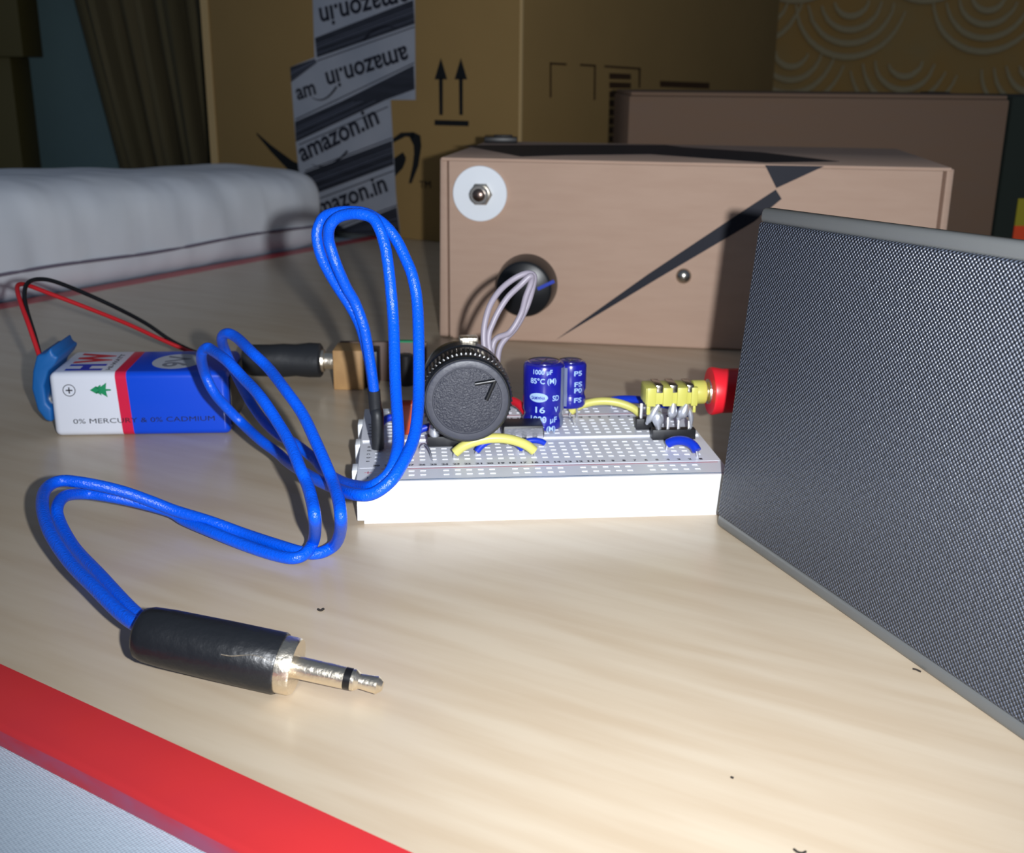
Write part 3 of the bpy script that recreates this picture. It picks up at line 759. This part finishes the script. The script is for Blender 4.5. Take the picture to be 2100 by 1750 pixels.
# --- red plug in the socket
rpg = comp('audio_plug', 'red plug pushed into the yellow socket, half hidden by the speaker', 'plug', 48, .2)
build('sleeve', MB().lathe([(0,4.2),(.15,5.6),(.6,5.85),(3,5.4),(14,5.3),(15.2,4.6)], (-5.6, 0, 11.2), (1,0,0), 48), M['plugred'], rpg, angle=40)
build('collar', MB().lathe([(0,1.75),(1.3,1.75),(1.5,3.0),(2.6,3.2)], (-7.5, 0, 11.1), (1,0,0), 32), M['chrome'], rpg, angle=30)

# ================================================================== grey wire loops behind the knob
def loop_wire(uvd, r, m, name, label, cat, group=None):
    """uvd: list of (u, v, y) on planes y=const"""
    pts = [on_plane(u, v, Vector((0, y, 0)), Vector((0,1,0))) for u, v, y in uvd]
    return pts
gs = [bw(-9.5, 9, TZ-.6)]
ptsA = [bw(-9.6, 8.9, TZ-.6), bw(-9.7, 8.9, 20)] + loop_wire([(992,698,266),(1000,640,268),(1020,602,270),(1048,576,272),(1078,561,273),(1095,566,274),(1092,592,275),(1080,630,275),(1058,672,274),(1024,716,272)],.6,None,'','','') + [bw(-7.4, 13.9, 19), bw(-7.0, 13.97, TZ-.6)]
ptsB = [bw(-7.0, 8.9, TZ-.6), bw(-7.6, 9.0, 20)] + loop_wire([(1002,704,267),(1012,660,268.5),(1038,614,270),(1068,584,271.5),(1088,566,272),(1089,580,273),(1078,610,273),(1068,645,273),(1045,682,272),(1012,704,270)],.6,None,'','','') + [bw(-9.2, 13.9, 19), bw(-9.6, 13.97, TZ-.6)]
for p, lab in ((ptsA, 'outer grey wire loop rising behind the large knob'), (ptsB, 'inner grey wire loop rising behind the large knob')):
    o = thing('jumper_wire', lab, 'wire', tuple(p[0]))
    build('insulation', MB().tube(spline(p, 8), .74, 12), M['jump_grey'], o, world=True)

# ================================================================== audio cable with plug
Y_ = Vector((0,1,0))
def resolve(lst):
    """entries (u, v[, ('y'|'z', value)]); depth between keyed points is interpolated"""
    D = [None]*len(lst); 
    for i, e in enumerate(lst):
        if len(e) > 2:
            k, val = e[2]
            p = on_z(e[0], e[1], val) if k == 'z' else on_plane(e[0], e[1], Vector((0,val,0)), Y_)
            D[i] = (p-O).dot(fwd)
    ks = [i for i, d in enumerate(D) if d is not None]
    cum = [0]
    for i in range(1, len(lst)): cum.append(cum[-1]+math.hypot(lst[i][0]-lst[i-1][0], lst[i][1]-lst[i-1][1]))
    for a, b in zip(ks, ks[1:]):
        for i in range(a+1, b):
            t = (cum[i]-cum[a])/(cum[b]-cum[a]); t = t*t*(3-2*t)
            D[i] = D[a]+(D[b]-D[a])*t
    return [at_depth(e[0], e[1], d) for e, d in zip(lst, D)]
S0 = on_z(290, 1298, 8.4); S1 = on_z(592, 1368, 4.75)
TIP = on_z(786, 1408, 2.5); ax = TIP - S0; AS = (ax.length+.6)/45.6; ax.normalize()
aud = thing('audio_cable', 'twin blue cable looping from the breadboard to a black-sleeved audio plug', 'cable', (S0.x, S0.y, 0))
z_ = lambda v: ('z', v); y_ = lambda v: ('y', v)
w1 = [(330,1298,z_(8.2)),(290,1286,z_(8.6)),(247,1258),(195,1207,z_(9)),(144,1155),(103,1094,z_(11)),(87,1042),(93,1005),(123,987,z_(12.5)),(175,991),(247,1007),(308,1028),(360,1048,z_(5)),(431,1070),(500,1095,z_(1.6)),(569,1118),(620,1133,z_(1.5)),(654,1135),(685,1119,z_(2.2)),(697,1094),(699,1063,y_(194)),
      (694,1025),(683,991),(671,960,y_(208)),(647,905),(620,849,y_(222)),(586,801),(551,756),(517,723,y_(240)),(486,693),(466,684,y_(250)),(455,694),(462,720,y_(260)),(490,780),(514,825,y_(264)),(543,866),(575,895),(603,909),(646,943,y_(236)),(665,967),(702,989,y_(214)),(735,998),(764,997,y_(201.5)),(796,974,y_(201.8)),(812,937,y_(205)),(817,888,y_(211)),
      (811,789,y_(221)),(807,665,y_(230)),(801,589),(795,537),(789,503),(778,469,y_(236)),(763,447),(737,439,y_(238)),(712,440),(690,448,y_(240)),(676,466),(674,490),(679,511,y_(242)),(691,546),(710,589),(729,623),(747,674,y_(245)),(758,735),(767,800,y_(246.4)),(770,840,y_(247))]
w2 = [(330,1304,z_(7.6)),(294,1273,z_(8.0)),(257,1238),(206,1182,z_(7.6)),(154,1126),(124,1075,z_(8.5)),(117,1042),(134,1018),(175,1013,z_(8.5)),(226,1019),(288,1032),(350,1050,z_(4)),(380,1068),(431,1090),(500,1118,z_(1.4)),(560,1138),(603,1145,z_(1.4)),(629,1133),(644,1106,z_(4)),(646,1066,y_(194)),
      (639,1025),(629,991),(615,960,y_(206)),(594,909),(569,866,y_(219)),(534,814),(500,777),(466,741,y_(236)),(437,720),(424,714,y_(244)),(413,729),(419,763,y_(252)),(437,802),(462,833),(497,869,y_(256)),(534,903),(569,929,y_(244)),(594,951),(640,979,y_(219)),(677,997),(727,1014,y_(200.2)),(764,1013,y_(198.2)),(801,987,y_(199)),(826,950,y_(202.5)),(846,907,y_(208)),
      (855,863,y_(213)),(859,789,y_(221)),(857,640,y_(231)),(847,571),(831,529),(814,494),(794,467,y_(238)),(771,448),(748,437),(720,434,y_(242)),(690,436),(664,446),(651,472,y_(243.5)),(651,496),(660,529),(677,563),(696,594),(720,631),(740,672,y_(246)),(756,735),(766,800,y_(249.3)),(771,838,y_(249.6))]
P1 = resolve(w1); P2 = resolve(w2)
e1 = bw(-36.83, -6.35, 0); e2 = bw(-36.83, -3.81, 0)
P1 = P1 + [Vector((e1.x, e1.y, 18))]; P2 = P2 + [Vector((e2.x, e2.y, 18))]
build('cable_wire', MB().tube(spline(P1, 8), 1.22, 16), M['wire'], aud, world=True)
build('cable_wire', MB().tube(spline(P2, 8), 1.22, 16), M['wire'], aud, world=True)
for P, e in ((P1, e1), (P2, e2)):
    a = P[-3]
    pts = [a, P[-2], Vector((e.x, e.y, 18)), Vector((e.x, e.y, 13)), Vector((e.x, e.y, TZ+.5))]
    h_ = build('heat_shrink', MB().tube(spline(pts, 6), 1.42, 16), M['shrink'], aud, world=True)
    build('pin', MB().tube([Vector((e.x, e.y, TZ+.8)), Vector((e.x, e.y, TZ-.7))], .35, 8), M['tin'], h_, world=True)
hsg = [(t*AS, q) for t, q in [(0,2.4),(.15,3.2),(.8,4.0),(2.2,4.4),(6,4.62),(16,4.8),(26.6,4.88),(27.0,4.7)]]
build('plug_housing', MB().lathe(hsg, S0-ax*.6, ax, 64), M['plugblk'], aud, world=True, angle=40)
Sx = S0 - ax*.6
build('collar', MB().lathe([(t*AS, q) for t, q in [(26.9,4.5),(29.3,4.5),(29.7,4.3),(29.8,2.2)]], Sx, ax, 64), M['chrome'], aud, world=True, angle=30)
build('shaft', MB().lathe([(t*AS, q) for t, q in [(29.7,1.75),(38.6,1.75),(38.7,1.6)]], Sx, ax, 40), M['chrome'], aud, world=True, angle=30)
build('insulator_ring', MB().lathe([(t*AS, q) for t, q in [(38.6,1.72),(39.9,1.72)]], Sx, ax, 40), M['ring'], aud, world=True)
build('tip', MB().lathe([(t*AS, q) for t, q in [(39.9,1.72),(40.5,1.72),(41.3,1.22),(41.8,1.2),(44.6,1.42),(45.5,.75),(45.55,.2)]], Sx, ax, 40), M['chrome'], aud, world=True, angle=30)
sl_ = build('overlap_seam', MB().tube(spline([Sx+ax*(26.9*AS-i*1.6)+Vector((0,0,0))+Vector((ax.y, -ax.x, 0))*(4.86*math.cos(.55+.10*math.sin(i)))+Vector((0,0,4.86*math.sin(.55+.10*math.sin(i)))) for i in range(6)], 4), .09, 6), M['chrome'], aud, world=True)

# ================================================================== battery
b0 = Vector((-121.3, 282.7, 0)); byaw = .082
bat = thing('battery', 'nine volt battery, white and blue with a red band, lying on its side', 'battery', tuple(b0), byaw)
def ramp_mat(name, stops, rough):
    m = mat(name, (1,1,1,1), rough, coat=.2); nt = m.node_tree; N = nt.nodes; L = nt.links
    tc = N.new('ShaderNodeTexCoord'); sp = N.new('ShaderNodeSeparateXYZ'); L.new(tc.outputs['Object'], sp.inputs[0])
    mr = N.new('ShaderNodeMapRange'); mr.inputs['From Min'].default_value = 0; mr.inputs['From Max'].default_value = .046
    ml = N.new('ShaderNodeMath'); ml.operation = 'MULTIPLY_ADD'; L.new(sp.outputs[2], ml.inputs[0]); ml.inputs[1].default_value = .05; L.new(sp.outputs[0], ml.inputs[2])
    L.new(ml.outputs[0], mr.inputs[0]); cr_ = N.new('ShaderNodeValToRGB'); cr_.color_ramp.interpolation = 'CONSTANT'
    e = cr_.color_ramp.elements; e[0].position = 0; e[0].color = stops[0][1]; e[1].position = stops[1][0]; e[1].color = stops[1][1]
    for p, c in stops[2:]:
        q = e.new(p); q.color = c
    L.new(mr.outputs[0], cr_.inputs[0]); L.new(cr_.outputs[0], N['Principled BSDF'].inputs['Base Color']); return m
M['bat'] = ramp_mat('battery_wrap', [(0, srgb(224,228,240)), (.385, srgb(214,30,70)), (.447, srgb(0,72,214))], .3)
BWd = 24.5; BHt = 17.5
build('casing', MB().box(0, 46, 0, BWd, 0, BHt), M['bat'], bat, bevel=1.7, seg=5, angle=50)
build('end_plate', MB().box(46, 46.5, 2, BWd-2, 2, BHt-2), M['dark'], bat, bevel=.2)
for yy in (6.5, 18):
    build('terminal', MB().lathe([(0,2.9),(2.0,2.9),(2.3,2.4)], (0, yy, BHt/2), (-1,0,0), 20), M['steel'], bat)
pf = MB(); nfr = Vector((0,-1,0))
def bf(x, z): return Vector((x, 0, z))
text_plane(pf, '0% MERCURY & 0% CADMIUM', bf(5.2, 3.6), bf(42.0, 4.0), nfr, size=1.9, bold=.0, off=.02)
nn_ = 28
for k in range(nn_):
    a0 = 2*PI*k/nn_; a1 = 2*PI*(k+1)/nn_
    pf.add([bf(5+1.65*math.cos(a), 12.8+1.65*math.sin(a))+nfr*.03 for a in (a0, a1)] + [bf(5+1.45*math.cos(a), 12.8+1.45*math.sin(a))+nfr*.03 for a in (a1, a0)], [(0,1,2,3)])
for hw, hh in ((.85, .17), (.17, .85)):
    pf.add([bf(5-hw,12.8-hh)+nfr*.03, bf(5+hw,12.8-hh)+nfr*.03, bf(5+hw,12.8+hh)+nfr*.03, bf(5-hw,12.8+hh)+nfr*.03], [(0,1,2,3)])
text_plane(pf, 'SUPER HEAVY DUTY'[:0]+'HI-WATT', (15.2, 3, BHt), (15.2, 20, BHt), (0,0,1), size=1.8, off=.03, bold=.02)
raw('printed_text', pf, M['ink'], bat)
tr = MB()     # fir tree emblem lying on its side
q = [(10.3,12.8),(12.0,13.9),(11.9,13.4),(13.2,14.3),(13.1,13.7),(14.7,14.8),(14.4,13.1),(15.7,13.0),(15.7,12.6),(14.4,12.5),(14.7,10.8),(13.1,11.9),(13.2,11.3),(11.9,12.2),(12.0,11.7)]
tr.add([bf(13.0,12.8)+nfr*.03]+[bf(a, b)+nfr*.03 for a, b in q], [(0, i+1, (i+1) % len(q)+1) for i in range(len(q))])
raw('tree_emblem', tr, M['green'], bat)
lt = MB(); text_plane(lt, 'H', (12.4, 2.4, BHt), (12.4, 9.2, BHt), (0,0,1), size=12.2, off=.03, bold=.05)
raw('printed_letter', lt, M['jump_blue'], bat)
lt = MB(); text_plane(lt, 'W', (12.4, 10.2, BHt), (12.4, 21.5, BHt), (0,0,1), size=12.2, off=.03, bold=.05)
raw('printed_letter', lt, M['jump_red'], bat)
el = MB(); vs = [(31+6.6*math.cos(2*PI*k/40), 11.5+8.2*math.sin(2*PI*k/40), BHt+.02) for k in range(40)]
el.add(vs, [tuple(range(40))]); raw('white_oval', el, mat('oval_white', srgb(190,194,205), .4), bat)
el = MB()
text_plane(el, '9V', (34.0, 5.5, BHt), (34.0, 17.5, BHt), (0,0,1), size=9.0, off=.04, bold=.02)
raw('printed_letter', el, mat('oval_print', srgb(120,124,138), .4), bat)

# ================================================================== battery clip lead with barrel plug
clp = thing('battery_clip', 'blue battery clip with red and black leads running to a black barrel plug', 'cable', (-128, 293, 0))
def yP(u, v, y): return on_plane(u, v, Vector((0, y, 0)), Y_)
cpoly = [(74,729),(90,727),(103,713),(108,728),(120,733),(112,748),(99,762),(90,792),(95,828),(106,838),(107,868),(92,863),(76,842),(64,798),(66,762)]
build('snap_cap', MB().prism([yP(u, v, 284) for u, v in cpoly], (-1.0, 17, 0)), M['clipblue'], clp, bevel=.8, seg=3, world=True)
build('snap_contacts', MB().lathe([(0,3.4),(2.2,3.4)], (-125.8, 290, 8.8), (1,0.08,0), 20).lathe([(0,3.4),(2.2,3.4)], (-126.6, 300, 8.8), (1,.08,0), 20), M['dark'], clp, world=True)
rw_ = [yP(u, v, y) for u, v, y in [(82,735,287),(78,722,288),(58,664,292),(42,620,297),(35,592,302),(42,583,306),(62,587,310),(104,603,314),(180,632,320),(260,664,327),(330,696,333),(392,722,337),(440,735,338),(494,738,338)]]
bwp = [yP(u, v, y) for u, v, y in [(84,738,289),(72,692,291),(56,640,295),(50,605,300),(56,582,305),(76,573,309),(110,577,313),(170,600,319),(240,632,325),(300,664,331),(350,698,335),(395,720,338.6),(440,733,339),(494,737,339)]]
build('red_lead', MB().tube(spline(rw_, 8), .62, 12), M['red_thin'], clp, world=True)
build('black_lead', MB().tube(spline(bwp, 8), .6, 12), M['blk_thin'], clp, world=True)
pc_ = Vector((-84, 338, 7.6)); px_d = Vector((1, 0, 0))
build('barrel_sleeve', MB().lathe([(0,1.4),(.2,3.0),(1,4.4),(3,4.9),(9,5.0),(13,5.2),(17,4.9),(21,5.4),(24.2,5.3),(24.8,4.6)], pc_, px_d, 36, mod=lambda k, i, an: 1+.03*math.sin(3*an+k)), M['shrink'], clp, world=True)
build('barrel_tip', MB().lathe([(24.7,3.6),(25.6,3.5),(25.8,2.7),(30.5,2.7)], pc_, px_d, 28), M['chrome'], clp, world=True, angle=30)

# ================================================================== small tan circuit board behind the breadboard
pcb = thing('circuit_board', 'small tan circuit board on edge holding the barrel plug, behind the breadboard', 'circuit board', (-42, 340, 0))
build('board', MB().box(-54.2, -27, 342.4, 344, 0, 12.6), M['pcbbrown'], pcb, bevel=.1, world=True)
build('power_socket', MB().box(-54.8, -45.6, 331.5, 342.3, 0, 12.4), M['pcb'], pcb, bevel=.3, world=True)
build('black_block', MB().box(-45.5, -41.5, 334, 342.3, .2, 11.6), M['dark'], pcb, bevel=.4, world=True)
for x, z in ((-33.2, 8.4), (-38, 5), (-30.5, 3.2)):
    build('solder_joint', MB().ball((x, 342.2, z), 1.1, .8, 1.1), M['solder'], pcb, world=True)
build('green_edge', MB().box(-37.5, -31, 342.2, 344.1, 12.6, 13.1), M['green'], pcb, world=True)
build('black_part', MB().lathe([(0,2.4),(9.5,2.4),(9.8,2.0)], (-33.2, 338.5, 0), (0,0,1), 24), M['dark'], pcb, world=True)

# ================================================================== camera, light
cam = bpy.data.cameras.new('camera'); co = bpy.data.objects.new('camera', cam); col.objects.link(co)
cam.sensor_width = 36; cam.sensor_fit = 'HORIZONTAL'; cam.lens = F/2100*36
cam.clip_start = .005; cam.clip_end = 20
Mx = Matrix((RGT, UP, -fwd)).transposed().to_4x4(); Mx.translation = O*S
co.matrix_world = Mx
cam.dof.use_dof = True; cam.dof.focus_distance = .205; cam.dof.aperture_fstop = 44
bpy.context.scene.camera = co
# the phone's own flash lamp sits 14 mm to the right of its lens
ld2 = bpy.data.lights.new('flash', 'SPOT'); ld2.energy = 4.2; ld2.shadow_soft_size = .0022
ld2.spot_size = math.radians(106); ld2.spot_blend = 1.0; ld2.color = (.93, .96, 1.0)
lo2 = bpy.data.objects.new('flash', ld2); col.objects.link(lo2)
Lx = Matrix((RGT, UP, -fwd)).transposed().to_4x4(); Lx = Lx @ Matrix.Rotation(math.radians(-3), 4, 'Y') @ Matrix.Rotation(math.radians(11), 4, 'X'); Lx.translation = (O + RGT*17 + UP*1)*S
lo2.matrix_world = Lx
w = bpy.data.worlds.new('world'); bpy.context.scene.world = w; w.use_nodes = True
w.node_tree.nodes['Background'].inputs[0].default_value = (.55, .68, .9, 1)
w.node_tree.nodes['Background'].inputs[1].default_value = .16
vs_ = bpy.context.scene.view_settings
vs_.view_transform = 'Standard'; vs_.look = 'None'; vs_.gamma = 1; vs_.exposure = 0; vs_.use_curve_mapping = False
